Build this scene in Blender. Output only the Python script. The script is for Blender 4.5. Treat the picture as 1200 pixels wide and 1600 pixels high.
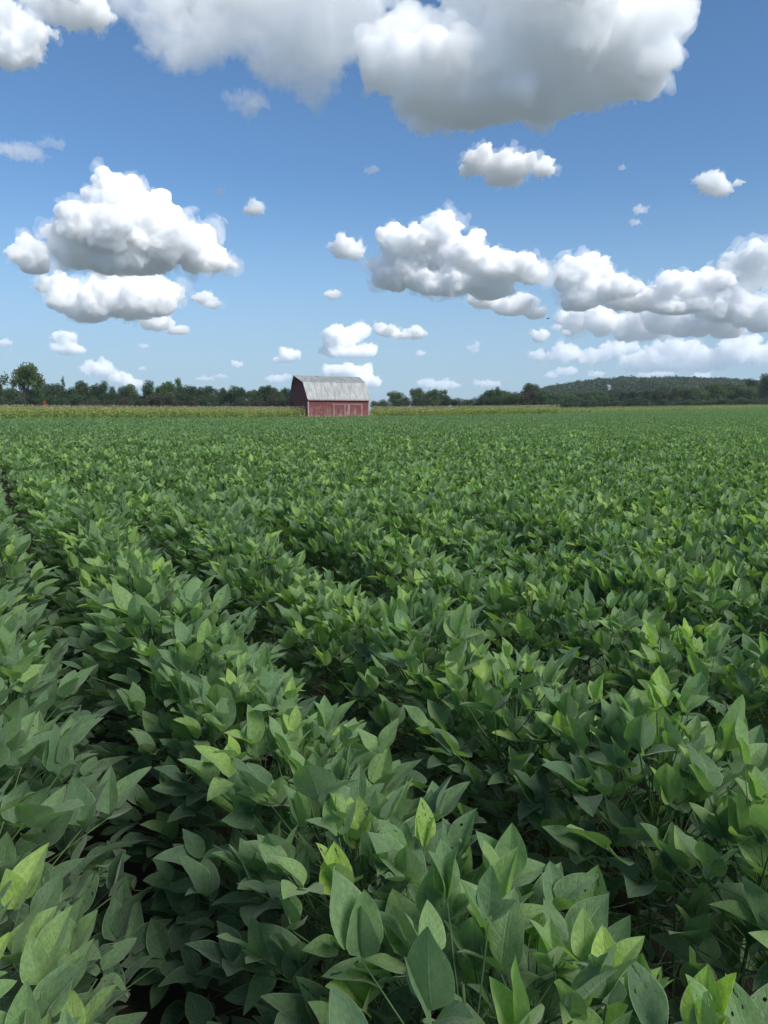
import bpy, math, random
import numpy as np
from math import radians as R, sin, cos, pi

for o in list(bpy.data.objects): bpy.data.objects.remove(o)
random.seed(7)
rng = np.random.default_rng(11)
S = bpy.context.scene
COL = S.collection

# ------------------------------------------------------------------ camera
CAM_H = 1.62
PITCH = R(7.75)
F = 800 / math.tan(R(35))            # focal length in photo pixels (1200x1600)
cam = bpy.data.cameras.new('camera'); cam_o = bpy.data.objects.new('camera', cam); COL.objects.link(cam_o)
cam.sensor_fit = 'VERTICAL'; cam.angle_y = R(70); cam.clip_start = 0.05; cam.clip_end = 90000
cam_o.location = (0, 0, CAM_H); cam_o.rotation_euler = (R(90) - PITCH, 0, 0)
S.camera = cam_o

def ray(px, py):
    r, d = px - 600, py - 800
    return np.array([r, F * cos(PITCH) - d * sin(PITCH), -d * cos(PITCH) - F * sin(PITCH)], float)
def azel(px, py):
    v = ray(px, py)
    return math.atan2(v[0], v[1]), math.atan2(v[2], math.hypot(v[0], v[1]))
def xat(px, Y):                      # world x of photo column px at distance Y (near the horizon)
    v = ray(px, 645); return v[0] / v[1] * Y
def zat(py, Y):
    v = ray(600, py); return CAM_H + v[2] / v[1] * Y

# ------------------------------------------------------------------ sun and exposure
SUN_AZ, SUN_EL = R(134), R(44)       # azimuth from +Y clockwise: behind the camera, to the right
sl = bpy.data.lights.new('sun', 'SUN'); sun = bpy.data.objects.new('sun', sl); COL.objects.link(sun)
SKY_K = .074; SKY_TINT = (.64, .91, 1.12); HORIZON = (3.4, 4.7, 6.1)
sl.energy = 2.6; sl.angle = R(24); sl.color = (1, .95, .87)
sun.rotation_euler = (R(90) - SUN_EL, 0, pi - SUN_AZ)
S.view_settings.view_transform = 'Standard'; S.view_settings.look = 'None'
S.view_settings.exposure = 0.75; S.view_settings.gamma = 1
S.cycles.max_bounces = 64; S.cycles.volume_bounces = 64; S.cycles.diffuse_bounces = 3; S.cycles.glossy_bounces = 2
S.cycles.transmission_bounces = 3; S.cycles.transparent_max_bounces = 8
S.cycles.use_denoising = True

# ------------------------------------------------------------------ node helper
class NT:
    def __init__(s, tree): s.t = tree; s.n = tree.nodes; s.l = tree.links; s.n.clear()
    def add(s, typ, props=None, **inp):
        nd = s.n.new(typ)
        for k, v in (props or {}).items(): setattr(nd, k, v)
        for k, v in inp.items():
            key = int(k[1:]) if k[0] == 'i' and k[1:].isdigit() else k.replace('_', ' ')
            s.set(nd.inputs[key], v)
        return nd
    def set(s, sock, v):
        if isinstance(v, bpy.types.NodeSocket): s.l.new(v, sock)
        elif isinstance(v, bpy.types.Node): s.l.new(v.outputs[0], sock)
        else: sock.default_value = v
    def m(s, op, a, b=0.0, c=0.0, clamp=False):
        return s.add('ShaderNodeMath', {'operation': op, 'use_clamp': clamp}, i0=a, i1=b, i2=c).outputs[0]
    def vm(s, op, a, b=(0, 0, 0), c=(0, 0, 0)):
        nd = s.add('ShaderNodeVectorMath', {'operation': op}, i0=a, i1=b, i2=c)
        return nd.outputs['Value'] if op in ('LENGTH', 'DOT_PRODUCT', 'DISTANCE') else nd.outputs[0]
    def scale(s, a, f):
        nd = s.add('ShaderNodeVectorMath', {'operation': 'SCALE'}, i0=a); s.set(nd.inputs['Scale'], f); return nd.outputs[0]
    def step(s, x, a, b, o0=0.0, o1=1.0, smooth=True):
        nd = s.add('ShaderNodeMapRange', {'interpolation_type': 'SMOOTHSTEP' if smooth else 'LINEAR'}, i0=x, i1=a, i2=b, i3=o0, i4=o1)
        return nd.outputs[0]
    def mix(s, f, a, b, mode='MIX'):
        nd = s.n.new('ShaderNodeMix'); nd.data_type = 'RGBA'; nd.blend_type = mode
        s.set(nd.inputs[0], f); s.set(nd.inputs[6], a if not isinstance(a, tuple) else (*a, 1)[:4]); s.set(nd.inputs[7], b if not isinstance(b, tuple) else (*b, 1)[:4])
        return nd.outputs[2]
    def noise(s, vec, scale, detail=4, rough=.55, dims='3D', lac=2.0, w=None):
        nd = s.add('ShaderNodeTexNoise', {'noise_dimensions': dims}, Vector=vec, Scale=scale, Detail=detail, Roughness=rough, Lacunarity=lac)
        return nd

# ------------------------------------------------------------------ world: Nishita sky; the clouds in view are meshes further down
w = bpy.data.worlds.new('World'); S.world = w; w.use_nodes = True
w.cycles.sampling_method = 'MANUAL'; w.cycles.sample_map_resolution = 512
T = NT(w.node_tree)
tc = T.add('ShaderNodeTexCoord').outputs['Generated']
zz = T.add('ShaderNodeSeparateXYZ', None, i0=tc).outputs[2]
sky = T.add('ShaderNodeTexSky', {'sky_type': 'NISHITA', 'sun_disc': False, 'sun_elevation': SUN_EL, 'sun_rotation': SUN_AZ,
            'altitude': 100, 'air_density': 1.0, 'dust_density': .8, 'ozone_density': 1.6})
skyc = T.mix(1.0, sky.outputs[0], SKY_TINT, 'MULTIPLY')
skyc = T.mix(T.step(zz, -.02, .30, .80, 0), skyc, HORIZON)
# unseen high thin cloud added overhead, brightened as soft white fill light
hc = T.noise(T.vm('MULTIPLY', tc, (1, 1, 2)), 2.2, 3, .55).outputs[0]
hf = T.m('MULTIPLY', T.step(hc, .42, .62), T.m('MULTIPLY', T.step(zz, .62, .76), .9))
skyc = T.mix(hf, skyc, (10.5, 10.6, 10.9))
bg = T.add('ShaderNodeBackground', None, Color=skyc, Strength=SKY_K)
T.l.new(bg.outputs[0], T.add('ShaderNodeOutputWorld').inputs[0])

# ------------------------------------------------------------------ object helpers
def mat(name):
    m = bpy.data.materials.new(name); m.use_nodes = True
    return m, NT(m.node_tree)
def out(t, sh): t.l.new(sh.outputs[0] if isinstance(sh, bpy.types.Node) else sh, t.add('ShaderNodeOutputMaterial').inputs[0])
def link(name, me, parent=None):
    o = bpy.data.objects.new(name, me); COL.objects.link(o)
    if parent: o.parent = parent
    return o
def tag(o, label=None, cat=None, group=None, kind=None):
    if label: o['label'] = label
    if cat: o['category'] = cat
    if group: o['group'] = group
    if kind: o['kind'] = kind
    return o
def npmesh(name, V, Fc, m, uv=None, tone=None, smooth=False, mats=None, midx=None):
    """V (n,3); Fc (k,3|4) ; uv (n,2) and tone (n,) per vertex"""
    me = bpy.data.meshes.new(name)
    V = np.asarray(V, np.float32); Fc = np.asarray(Fc, np.int32); k, c = Fc.shape
    me.vertices.add(len(V)); me.vertices.foreach_set('co', V.ravel())
    me.loops.add(k * c); me.loops.foreach_set('vertex_index', Fc.ravel())
    me.polygons.add(k); me.polygons.foreach_set('loop_start', np.arange(0, k * c, c, dtype=np.int32))
    me.polygons.foreach_set('loop_total', np.full(k, c, np.int32))
    if smooth: me.polygons.foreach_set('use_smooth', np.ones(k, bool))
    if uv is not None:
        l = me.uv_layers.new(name='UVMap'); l.data.foreach_set('uv', np.asarray(uv, np.float32)[Fc.ravel()].ravel())
    if tone is not None:
        a = me.attributes.new('tone', 'FLOAT', 'POINT'); a.data.foreach_set('value', np.asarray(tone, np.float32))
    me.materials.append(m)
    me.update(calc_edges=True)
    return me
class MB:
    """collects boxes, prisms and tubes into one mesh"""
    def __init__(s): s.v = []; s.f = []
    def quad(s, pts): b = len(s.v); s.v += [tuple(p) for p in pts]; s.f.append(tuple(range(b, b + len(pts))))
    def box(s, x0, x1, y0, y1, z0, z1):
        b = len(s.v)
        s.v += [(x, y, z) for z in (z0, z1) for y in (y0, y1) for x in (x0, x1)]
        s.f += [tuple(b + i for i in q) for q in ((0, 2, 3, 1), (4, 5, 7, 6), (0, 1, 5, 4), (2, 6, 7, 3), (0, 4, 6, 2), (1, 3, 7, 5))]
    def tube(s, pts, rads, n=6):
        pts = [np.array(p, float) for p in pts]; b = len(s.v)
        for i, p in enumerate(pts):
            d = pts[min(i + 1, len(pts) - 1)] - pts[max(i - 1, 0)]; d /= np.linalg.norm(d) + 1e-9
            a = np.cross(d, (0, 0, 1) if abs(d[2]) < .9 else (1, 0, 0)); a /= np.linalg.norm(a); c = np.cross(d, a)
            for j in range(n):
                t = 2 * pi * j / n; s.v.append(tuple(p + rads[i] * (cos(t) * a + sin(t) * c)))
        for i in range(len(pts) - 1):
            for j in range(n):
                j2 = (j + 1) % n; s.f.append((b + i * n + j, b + i * n + j2, b + (i + 1) * n + j2, b + (i + 1) * n + j))
    def prism(s, prof, x0, x1):            # profile in (y,z), extruded along x
        b = len(s.v); n = len(prof)
        s.v += [(x0, y, z) for y, z in prof] + [(x1, y, z) for y, z in prof]
        s.f.append(tuple(b + i for i in range(n))); s.f.append(tuple(b + n + i for i in reversed(range(n))))
        for i in range(n):
            j = (i + 1) % n; s.f.append((b + i, b + n + i, b + n + j, b + j))
    def build(s, name, m, parent=None, smooth=False):
        me = bpy.data.meshes.new(name); me.from_pydata(s.v, [], s.f); me.materials.append(m)
        if smooth: me.polygons.foreach_set('use_smooth', [True] * len(me.polygons))
        me.update(); return link(name, me, parent)
def joinm(*ms):                            # join (V,F,uv,tone) tuples
    V = []; Fc = []; U = []; Tn = []; b = 0
    for v, f, u, t in ms: V.append(v); Fc.append(f + b); U.append(u); Tn.append(t); b += len(v)
    return np.concatenate(V), np.concatenate(Fc), np.concatenate(U), np.concatenate(Tn)

# ------------------------------------------------------------------ clouds: cauliflower meshes at their real distance
def cloud_volume(name, dens):
    m, t = mat(name)
    v = t.add('ShaderNodeVolumeScatter', None, Color=(1, 1, 1, 1), Density=dens, Anisotropy=0.0)
    t.l.new(v.outputs[0], t.add('ShaderNodeOutputMaterial').inputs[1]); return m
M_tmp = bpy.data.materials.new('plain')
def icosphere(sub):
    import bmesh
    bm_ = bmesh.new(); bmesh.ops.create_icosphere(bm_, subdivisions=sub, radius=1); bm_.verts.ensure_lookup_table()
    v = np.array([x.co[:] for x in bm_.verts]); f = np.array([[q.index for q in p.verts] for p in bm_.faces]); bm_.free(); return v, f
ICO = {1: icosphere(1), 2: icosphere(2), 3: icosphere(3), 4: icosphere(4)}
def ellipse(c):
    a0, e0 = azel(c[0], c[1]); a1, _ = azel(c[0] + 8, c[1]); _, e1 = azel(c[0], c[1] - 8)
    return a0, e0, abs(a1 - a0) / 8 * c[2], abs(e1 - e0) / 8 * c[3]
def vnoise(P_, seed):
    """smooth value noise in 0..1"""
    P_ = P_ + seed * 17.31; i0 = np.floor(P_).astype(np.int64); f = P_ - i0; f = f * f * f * (f * (f * 6 - 15) + 10); o_ = 0
    for dx in (0, 1):
        for dy in (0, 1):
            for dz in (0, 1):
                h = (i0[:, 0] + dx) * 374761393 + (i0[:, 1] + dy) * 668265263 + (i0[:, 2] + dz) * 1274126177
                h = (h ^ (h >> 13)) * 1274126177; h = (h ^ (h >> 16)) & 0xffff
                wgt = (f[:, 0] if dx else 1 - f[:, 0]) * (f[:, 1] if dy else 1 - f[:, 1]) * (f[:, 2] if dz else 1 - f[:, 2])
                o_ = o_ + wgt * (h / 65535.0)
    return o_
def cloud(label, blobs, base_py, opacity=1.0, seed=0, alt=1100., kids=1.0, flat=.3):
    """blobs: (x, y, half width, half height) in photo pixels; base_py: row of the flat underside"""
    r = np.random.default_rng(seed + 77); opacity = opacity ** .65
    bx = sum(b_[0] for b_ in blobs) / len(blobs)
    a_c, e_b = azel(bx, base_py); D = alt / math.tan(max(e_b, R(2.2))); D = min(D, 26000)
    px = D / F                                      # metres per photo pixel, roughly
    cen = None; balls = []
    for (cx_, cy_, rx, ry) in blobs:
        a0, e0, ra, re = ellipse((cx_, cy_, rx, ry))
        Dj = D * (1 + r.uniform(-.5, .5) * min(.3, ra))
        c = np.array([sin(a0) * Dj, cos(a0) * Dj, math.tan(e0) * Dj + CAM_H])
        rw = ra * Dj / max(cos(a0 - a_c), .3) ; rh = re * Dj / cos(e0) ** 2
        if cen is None: cen = np.array([sin(a_c) * D, cos(a_c) * D, math.tan(e_b) * D + CAM_H])
        rdep = (rw * rh) ** .5
        ax = np.array([cos(a0), -sin(a0), 0]); ay = np.array([sin(a0), cos(a0), 0])
        balls.append((c - cen, ax, ay, rw * .78, rdep * .78, rh * .78))
        rpx = min(rx, ry)
        def kid(c0, ax, ay, rw, rd, rh, gen):
            rp = (rw * rh) ** .5 / px
            if rp < 3.5 or gen > 2: return
            n = int((15 if gen == 0 else 8) * kids)
            for _ in range(n):
                d = r.normal(0, 1, 3); d /= np.linalg.norm(d)
                if d[2] < -.35: d[2] *= -.5
                k = r.uniform(.28, .55) if gen == 0 else r.uniform(.3, .5)
                rr = (rw * rh) ** .5 * k
                k2 = r.uniform(.8, 1.05); cc = c0 + (ax * d[0] * rw + ay * d[1] * rd + np.array([0, 0, 1]) * d[2] * rh) * k2
                balls.append((cc, ax, ay, rr, rr, rr * .9)); kid(cc, ax, ay, rr, rr, rr * .9, gen + 1)
        kid(balls[-1][0], ax, ay, rw * .78, rdep * .78, rh * .78, 0)
    V = []; Fq = []; b0 = 0
    for (c, ax, ay, rw, rd, rh) in balls:
        rp = max(rw, rh) / px; iv, jf = ICO[4 if rp > 60 else 3 if rp > 18 else 2 if rp > 5 else 1]
        V.append(c + iv[:, :1] * rw * ax + iv[:, 1:2] * rd * ay + iv[:, 2:] * rh * np.array([0, 0, 1])); Fq.append(jf + b0); b0 += len(iv)
    V = np.concatenate(V); Fq = np.concatenate(Fq)
    me = npmesh('tmp', V, Fq, M_tmp); o = bpy.data.objects.new('tmp', me); COL.objects.link(o)
    ext = max(b_[2] for b_ in blobs)
    wpx = max(b_[0] + b_[2] for b_ in blobs) - min(b_[0] - b_[2] for b_ in blobs)
    md = o.modifiers.new('r', 'REMESH'); md.mode = 'VOXEL'; md.voxel_size = px * max(.7, wpx / 340)
    me2 = bpy.data.meshes.new_from_object(o.evaluated_get(bpy.context.evaluated_depsgraph_get()))
    bpy.data.objects.remove(o)
    n = len(me2.vertices); co = np.empty(n * 3, np.float32); me2.vertices.foreach_get('co', co); co = co.reshape(-1, 3)
    ed = np.empty(len(me2.edges) * 2, np.int32); me2.edges.foreach_get('vertices', ed); ed = ed.reshape(-1, 2)
    for _ in range(2):                                # light smoothing of the voxel steps
        acc = np.zeros_like(co); cnt = np.zeros(n, np.float32)
        np.add.at(acc, ed[:, 0], co[ed[:, 1]]); np.add.at(acc, ed[:, 1], co[ed[:, 0]]); np.add.at(cnt, ed[:, 0], 1); np.add.at(cnt, ed[:, 1], 1)
        co = .5 * co + .5 * acc / cnt[:, None]
    me2.vertices.foreach_set('co', co.ravel()); me2.update()
    nv = np.empty(n * 3, np.float32); me2.vertices.foreach_get('normal', nv); nv = nv.reshape(-1, 3).astype(float)
    rmean = min(60., float(np.median([min(b_[2], b_[3]) for b_ in blobs])))
    Pw0 = co.astype(float) / px
    Pw = Pw0 + (np.stack([vnoise(Pw0 / (rmean * .9), seed + q_) for q_ in (31, 32, 33)], 1) - .5) * rmean * .55
    def shape(me_, amp, soft, grow, rag, mt):
        disp = np.full(n, grow * rmean); lam = rmean * 1.5; am = rmean * .27 * amp
        for o__ in range(7):
            if lam < max(1.5, wpx / 140): break
            disp += am * (np.abs(2 * vnoise(Pw / lam, seed + o__) - 1) - .30) * 1.25; lam *= .52; am *= soft
        if rag: disp += rag * rmean * (vnoise(Pw0 / (rmean * .55), seed + 50) + .6 * vnoise(Pw0 / (rmean * .22), seed + 51) + .35 * vnoise(Pw0 / (rmean * .10), seed + 52) - 1.1)
        k_ = np.clip(.35 + co[:, 2] / (px * rmean * .8), .35, 1)        # undersides stay smoother
        c2 = (co + nv * (disp * px * k_)[:, None]).astype(np.float32)
        low = c2[:, 2] < 0; c2[low, 2] *= flat            # flat cloud base
        me_.vertices.foreach_set('co', c2.ravel()); me_.update()
        o2 = bpy.data.objects.new('tmp', me_); COL.objects.link(o2)          # remesh once more so the surface never crosses itself
        md2 = o2.modifiers.new('r', 'REMESH'); md2.mode = 'VOXEL'; md2.voxel_size = px * max(.7, wpx / 340)
        me_ = bpy.data.meshes.new_from_object(o2.evaluated_get(bpy.context.evaluated_depsgraph_get())); bpy.data.objects.remove(o2)
        me_.polygons.foreach_set('use_smooth', np.ones(len(me_.polygons), bool)); me_.update()
        me_.name = 'cloud'; me_.materials.clear(); me_.materials.append(mt); return me_
    wisp = shape(me2.copy(), 1.0, .6, .08, 1.0 if rmean < 40 else .65, cloud_volume('thin_cloud', .10 / (px * DK) * opacity ** 2))
    ob = link('cloud', shape(me2, 1.0, .66, 0 if opacity > .7 else -.02, .0 if opacity > .9 else .5, cloud_volume('cloud', 1 / (px * DK * (3.8 if wpx > 330 and D < 6000 else 1)) * opacity ** 3.2))); ob.location = cen
    link('wisps', wisp, ob)
    tag(ob, label, 'cloud'); return len(me2.polygons)
DK = 3.6                                              # mean free path in photo pixels
CL = [
 ('big towering white cumulus cloud with flat grey base at left', [(168,312,38,36),(222,338,56,40),(150,352,66,44),(98,372,40,36),(52,402,34,40),(255,378,70,48),(180,300,46,30),(312,402,52,32),(352,412,22,11),(190,400,120,36)], 432, 1),
 ('lower white cumulus bank directly under the big left cloud', [(190,468,92,36),(250,460,46,26),(140,480,56,32),(118,470,34,26),(215,448,50,26),(90,446,40,20)], 508, 1),
 ('small ragged cloud right below the lower left bank', [(250,505,30,14),(278,517,24,10)], 522, .9),
 ('small white puff right of the lower left bank', [(318,465,18,13),(332,476,13,11)], 482, .9),
 ('huge bright cloud with grey underside filling the top right', [(640,64,62,54),(620,105,66,54),(712,45,40,50),(745,60,40,34),(690,125,105,78),(800,20,55,70),(880,30,140,95),(985,30,90,62),(760,150,110,55),(860,150,105,50),(960,110,95,52),(1010,116,50,38),(1060,28,28,32),(850,-50,220,70)], 196, 1),
 ('thin grey-white sheet of cloud across the top left', [(420,-10,230,75),(520,40,95,75),(320,60,75,42),(250,50,60,40),(440,90,62,60),(485,130,44,48),(390,160,44,24),(210,10,90,34),(520,-60,180,60),(490,60,95,60),(285,85,40,30)], 215, .44),
 ('pale cloud cut by the top left corner', [(14,84,44,34),(50,56,36,30),(95,12,90,26),(10,30,60,36)], 118, .72),
 ('faint wispy cloud patch at the far left', [(30,238,50,16),(80,226,26,10)], 256, .28),
 ('medium lumpy white cloud alone under the huge top right cloud', [(750,256,32,24),(795,262,46,24),(848,264,24,18),(785,276,36,16)], 292, .95),
 ('small white oval cloud near the right edge', [(1112,290,32,19),(1132,296,20,12),(1098,283,18,11),(1156,287,12,5)], 312, .8),
 ('thin small cloud below and left of the right oval cloud', [(1000,328,17,9),(993,348,12,7)], 358, .5),
 ('tiny faint cloud wisp above the thin small cloud', [(972,262,10,7)], 272, .4),
 ('small round cloud between the left cumulus and the middle', [(398,329,17,12)], 342, .85),
 ('faint streak of cloud beside the small round cloud', [(345,299,14,6)], 306, .45),
 ('faint wisp above the middle cumulus', [(580,267,15,8)], 278, .4),
 ('soft white puff left of the middle cumulus', [(538,386,30,18),(556,396,18,12)], 410, .8),
 ('tiny round cloud below the soft middle puff', [(520,461,15,9)], 472, .9),
 ('spiky-topped cumulus in the middle of the sky', [(640,378,50,32),(690,362,36,32),(690,345,16,22),(625,420,42,38),(720,398,38,34),(680,405,55,34),(785,420,56,30),(700,442,75,28),(825,430,22,22),(765,452,46,22)], 470, 1),
 ('trailing lower end of the middle cumulus', [(800,480,46,18),(760,470,40,14),(838,490,20,12)], 500, .95),
 ('tall white head of the right cloud bank', [(885,430,26,28),(925,428,36,28),(950,452,42,26),(905,468,38,24)], 490, 1),
 ('long rolling middle of the right cloud bank', [(1000,470,70,22),(1060,452,44,24),(1110,442,42,22),(1060,480,60,16)], 492, 1),
 ('high cumulus of the right bank cut by the right edge', [(1160,428,46,36),(1196,408,40,32),(1130,476,70,28),(1190,496,42,32)], 520, 1),
 ('flat low shelf of cloud under the right bank', [(893,506,28,22),(938,503,30,26),(985,508,34,20),(1030,502,36,28),(1085,510,40,22),(1135,506,44,28),(1000,522,60,12)], 534, .9),
 ('small rounded puff at the left end of the low shelf', [(843,526,16,12)], 537, .9),
 ('hazy lowest cloud layer above the wooded hill', [(848,558,20,12),(884,552,28,17),(925,560,34,14),(962,546,32,20),(1010,562,42,16),(1056,548,38,22),(1108,562,44,16),(1160,548,48,26),(1195,560,34,18),(1040,574,110,8)], 582, .62),
 ('bright lumpy cumulus above the barn', [(530,532,32,22),(560,520,20,17),(550,552,46,11),(515,548,20,12),(575,545,20,8)], 560, 1),
 ('narrow cloud just right of the lumpy cumulus over the barn', [(604,517,22,13),(648,522,18,12),(628,524,18,8)], 532, .95),
 ('small white cloud above and left of the barn', [(452,556,22,12),(438,562,14,7)], 568, .95),
 ('tiny white cloud high over the left tree line', [(370,569,12,7)], 576, .8),
 ('low white cloud showing over the barn roof', [(545,580,48,11),(572,596,30,11)], 606, .9),
 ('tiny flat cloud right of the barn sky', [(657,552,10,5)], 558, .7),
 ('faint ragged cloud over the bushes right of the barn', [(740,544,12,10)], 554, .5),
 ('pale cloud bank low over the bushes right of the barn', [(690,602,36,8),(665,598,18,8),(760,600,24,7)], 610, .55),
 ('faint low cloud just left of the barn', [(432,592,22,8),(448,588,10,6)], 600, .6),
 ('small peaked cumulus above the left wood', [(102,530,20,17),(112,546,26,11),(92,544,16,9)], 556, .95),
 ('tiny cloud cut by the left edge', [(6,536,14,7)], 543, .8),
 ('long sloping low cloud over the left tree line', [(156,577,30,14),(188,592,30,10),(208,600,20,8)], 606, .85),
 ('tiny flat cloud right of the sloping low cloud', [(222,576,9,4)], 580, .7),
 ('low lumpy cloud scrap over the left shoulder of the hill', [(862,587,16,6),(885,581,22,9)], 592, .6),
 ('tiny cloud scrap touching the hilltop trees left of centre', [(932,585,16,6)], 591, .6),
 ('long thin cloud scrap right above the hilltop', [(1015,586,26,6),(1035,583,18,6)], 591, .6),
 ('last small cloud scrap above the right shoulder of the hill', [(1095,588,22,6)], 593, .6),
 ('narrow strip of thin cloud over the middle of the left wood', [(320,592,22,4),(345,588,14,4)], 597, .55),
 ('little ragged puff between the middle cumulus and the shelf', [(870,512,12,8),(884,520,10,6)], 524, .7),
 ('tiny flat cloud above the sloping low cloud', [(225,541,10,5)], 546, .7),
]
nf = sum(cloud(l_, b_, by, op, i_) for i_, (l_, b_, by, op) in enumerate(CL))
print('cloud faces', nf)

# ------------------------------------------------------------------ terrain
def terrain(x, y):
    x = np.asarray(x, float); y = np.asarray(y, float)
    s = x + .35 * (y - 130)
    h = .0135 * 14 * np.log1p(np.exp(np.clip((s - 4) / 14, -30, 30)))
    h = np.where((s - 4) / 14 > 30, .0135 * (s - 4), h)
    h = np.minimum(h, 4 + (h - 4) * .15) * np.clip((y - 20) / 120, 0, 1)
    h = np.minimum(h, 7)
    return h + .05 * np.sin(x * .11 + 1) * np.sin(y * .07) * np.clip((y - 5) / 40, 0, 1)

# ------------------------------------------------------------------ leaf maker (vectorised)
def leaf_template(nl, nh):
    """nl steps along, nh steps per half: returns s (-1..1), t (0..1), quads"""
    ss = np.linspace(-1, 1, 2 * nh + 1); tt = np.linspace(0, 1, nl + 1)
    tt = tt ** .9
    s, t = np.meshgrid(ss, tt); s = s.ravel(); t = t.ravel(); w_ = 2 * nh + 1
    q = [(i * w_ + j, i * w_ + j + 1, (i + 1) * w_ + j + 1, (i + 1) * w_ + j) for i in range(nl) for j in range(2 * nh)]
    return s, t, np.array(q)
def leaves(tmpl, base, d, nrm, L, Wd, fold, curl, tone, r, wavy=True):
    s, t, q = tmpl; n = len(base); k = len(s)
    d = d / np.linalg.norm(d, axis=1, keepdims=True)
    side = np.cross(d, nrm); side /= np.linalg.norm(side, axis=1, keepdims=True) + 1e-9
    up = np.cross(side, d)
    shp = (t ** .52) * ((1 - t) ** .96); shp = shp / shp.max()
    if t.max() > .99 and len(np.unique(t)) <= 3: shp = np.where(t > .99, 0, np.where(t < .01, 0, 1))
    hw = Wd[:, None] * .5 * shp[None]
    x = hw * s[None]
    a = np.abs(s)[None]
    z = hw * a * fold[:, None]
    T_ = t[None]
    cz = curl[:, None] * L[:, None] * (T_ ** 2)
    ty = L[:, None] * (T_ - .12 * np.abs(curl)[:, None] * T_ ** 2)
    if wavy:
        ph = r.random((n, 1)) * 6.28; ph2 = r.random((n, 1)) * 6.28
        z = z + .09 * hw * a * np.sin(T_ * 9 + ph + s[None] * 1.5) + .035 * L[:, None] * np.sin(T_ * 4 + ph2) * s[None] * shp[None]
        tw = (r.random((n, 1)) - .5) * .7 * T_
        x, z = x * np.cos(tw) - z * np.sin(tw), x * np.sin(tw) + z * np.cos(tw)
        x = x + .10 * L[:, None] * (r.random((n, 1)) - .5) * T_ ** 2
    z = z - cz
    V = base[:, None, :] + side[:, None, :] * x[..., None] + d[:, None, :] * ty[..., None] + up[:, None, :] * z[..., None]
    Q = (q[None] + (np.arange(n) * k)[:, None, None]).reshape(-1, 4)
    uv = np.tile(np.stack([s * .5 + .5, t], 1), (n, 1))
    return V.reshape(-1, 3), Q, uv, np.repeat(tone, k)
def trifoliate(P0, phi, pitch, size, tone, r, tmpl, keep=3, wavy=True):
    """arrays of petiole tips, headings, pitches -> leaflets"""
    n = len(P0); outs = []
    for j, off in enumerate((0, 1.25, -1.25)[:keep]):
        f = phi + off + r.normal(0, .18, n)
        e = pitch + (r.normal(0, .16, n) if j == 0 else r.normal(-.10, .24, n))
        e = np.clip(e, -.5, 1.45)
        d = np.stack([np.sin(f) * np.cos(e), np.cos(f) * np.cos(e), np.sin(e)], 1)
        nr = np.stack([-np.sin(f) * np.sin(e), -np.cos(f) * np.sin(e), np.cos(e)], 1) + r.normal(0, .28, (n, 3))
        L = size * (1.08 if j == 0 else .95) * r.uniform(.85, 1.12, n)
        b = P0 + (d * (L * .16)[:, None] if j == 0 else d * .006)
        outs.append(leaves(tmpl, b, d, nr, L, L * r.uniform(.51, .64, n), r.uniform(.12, .62, n), r.normal(.10, .14, n), tone + r.normal(0, .05, n), r, wavy))
    return joinm(*outs)

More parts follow.
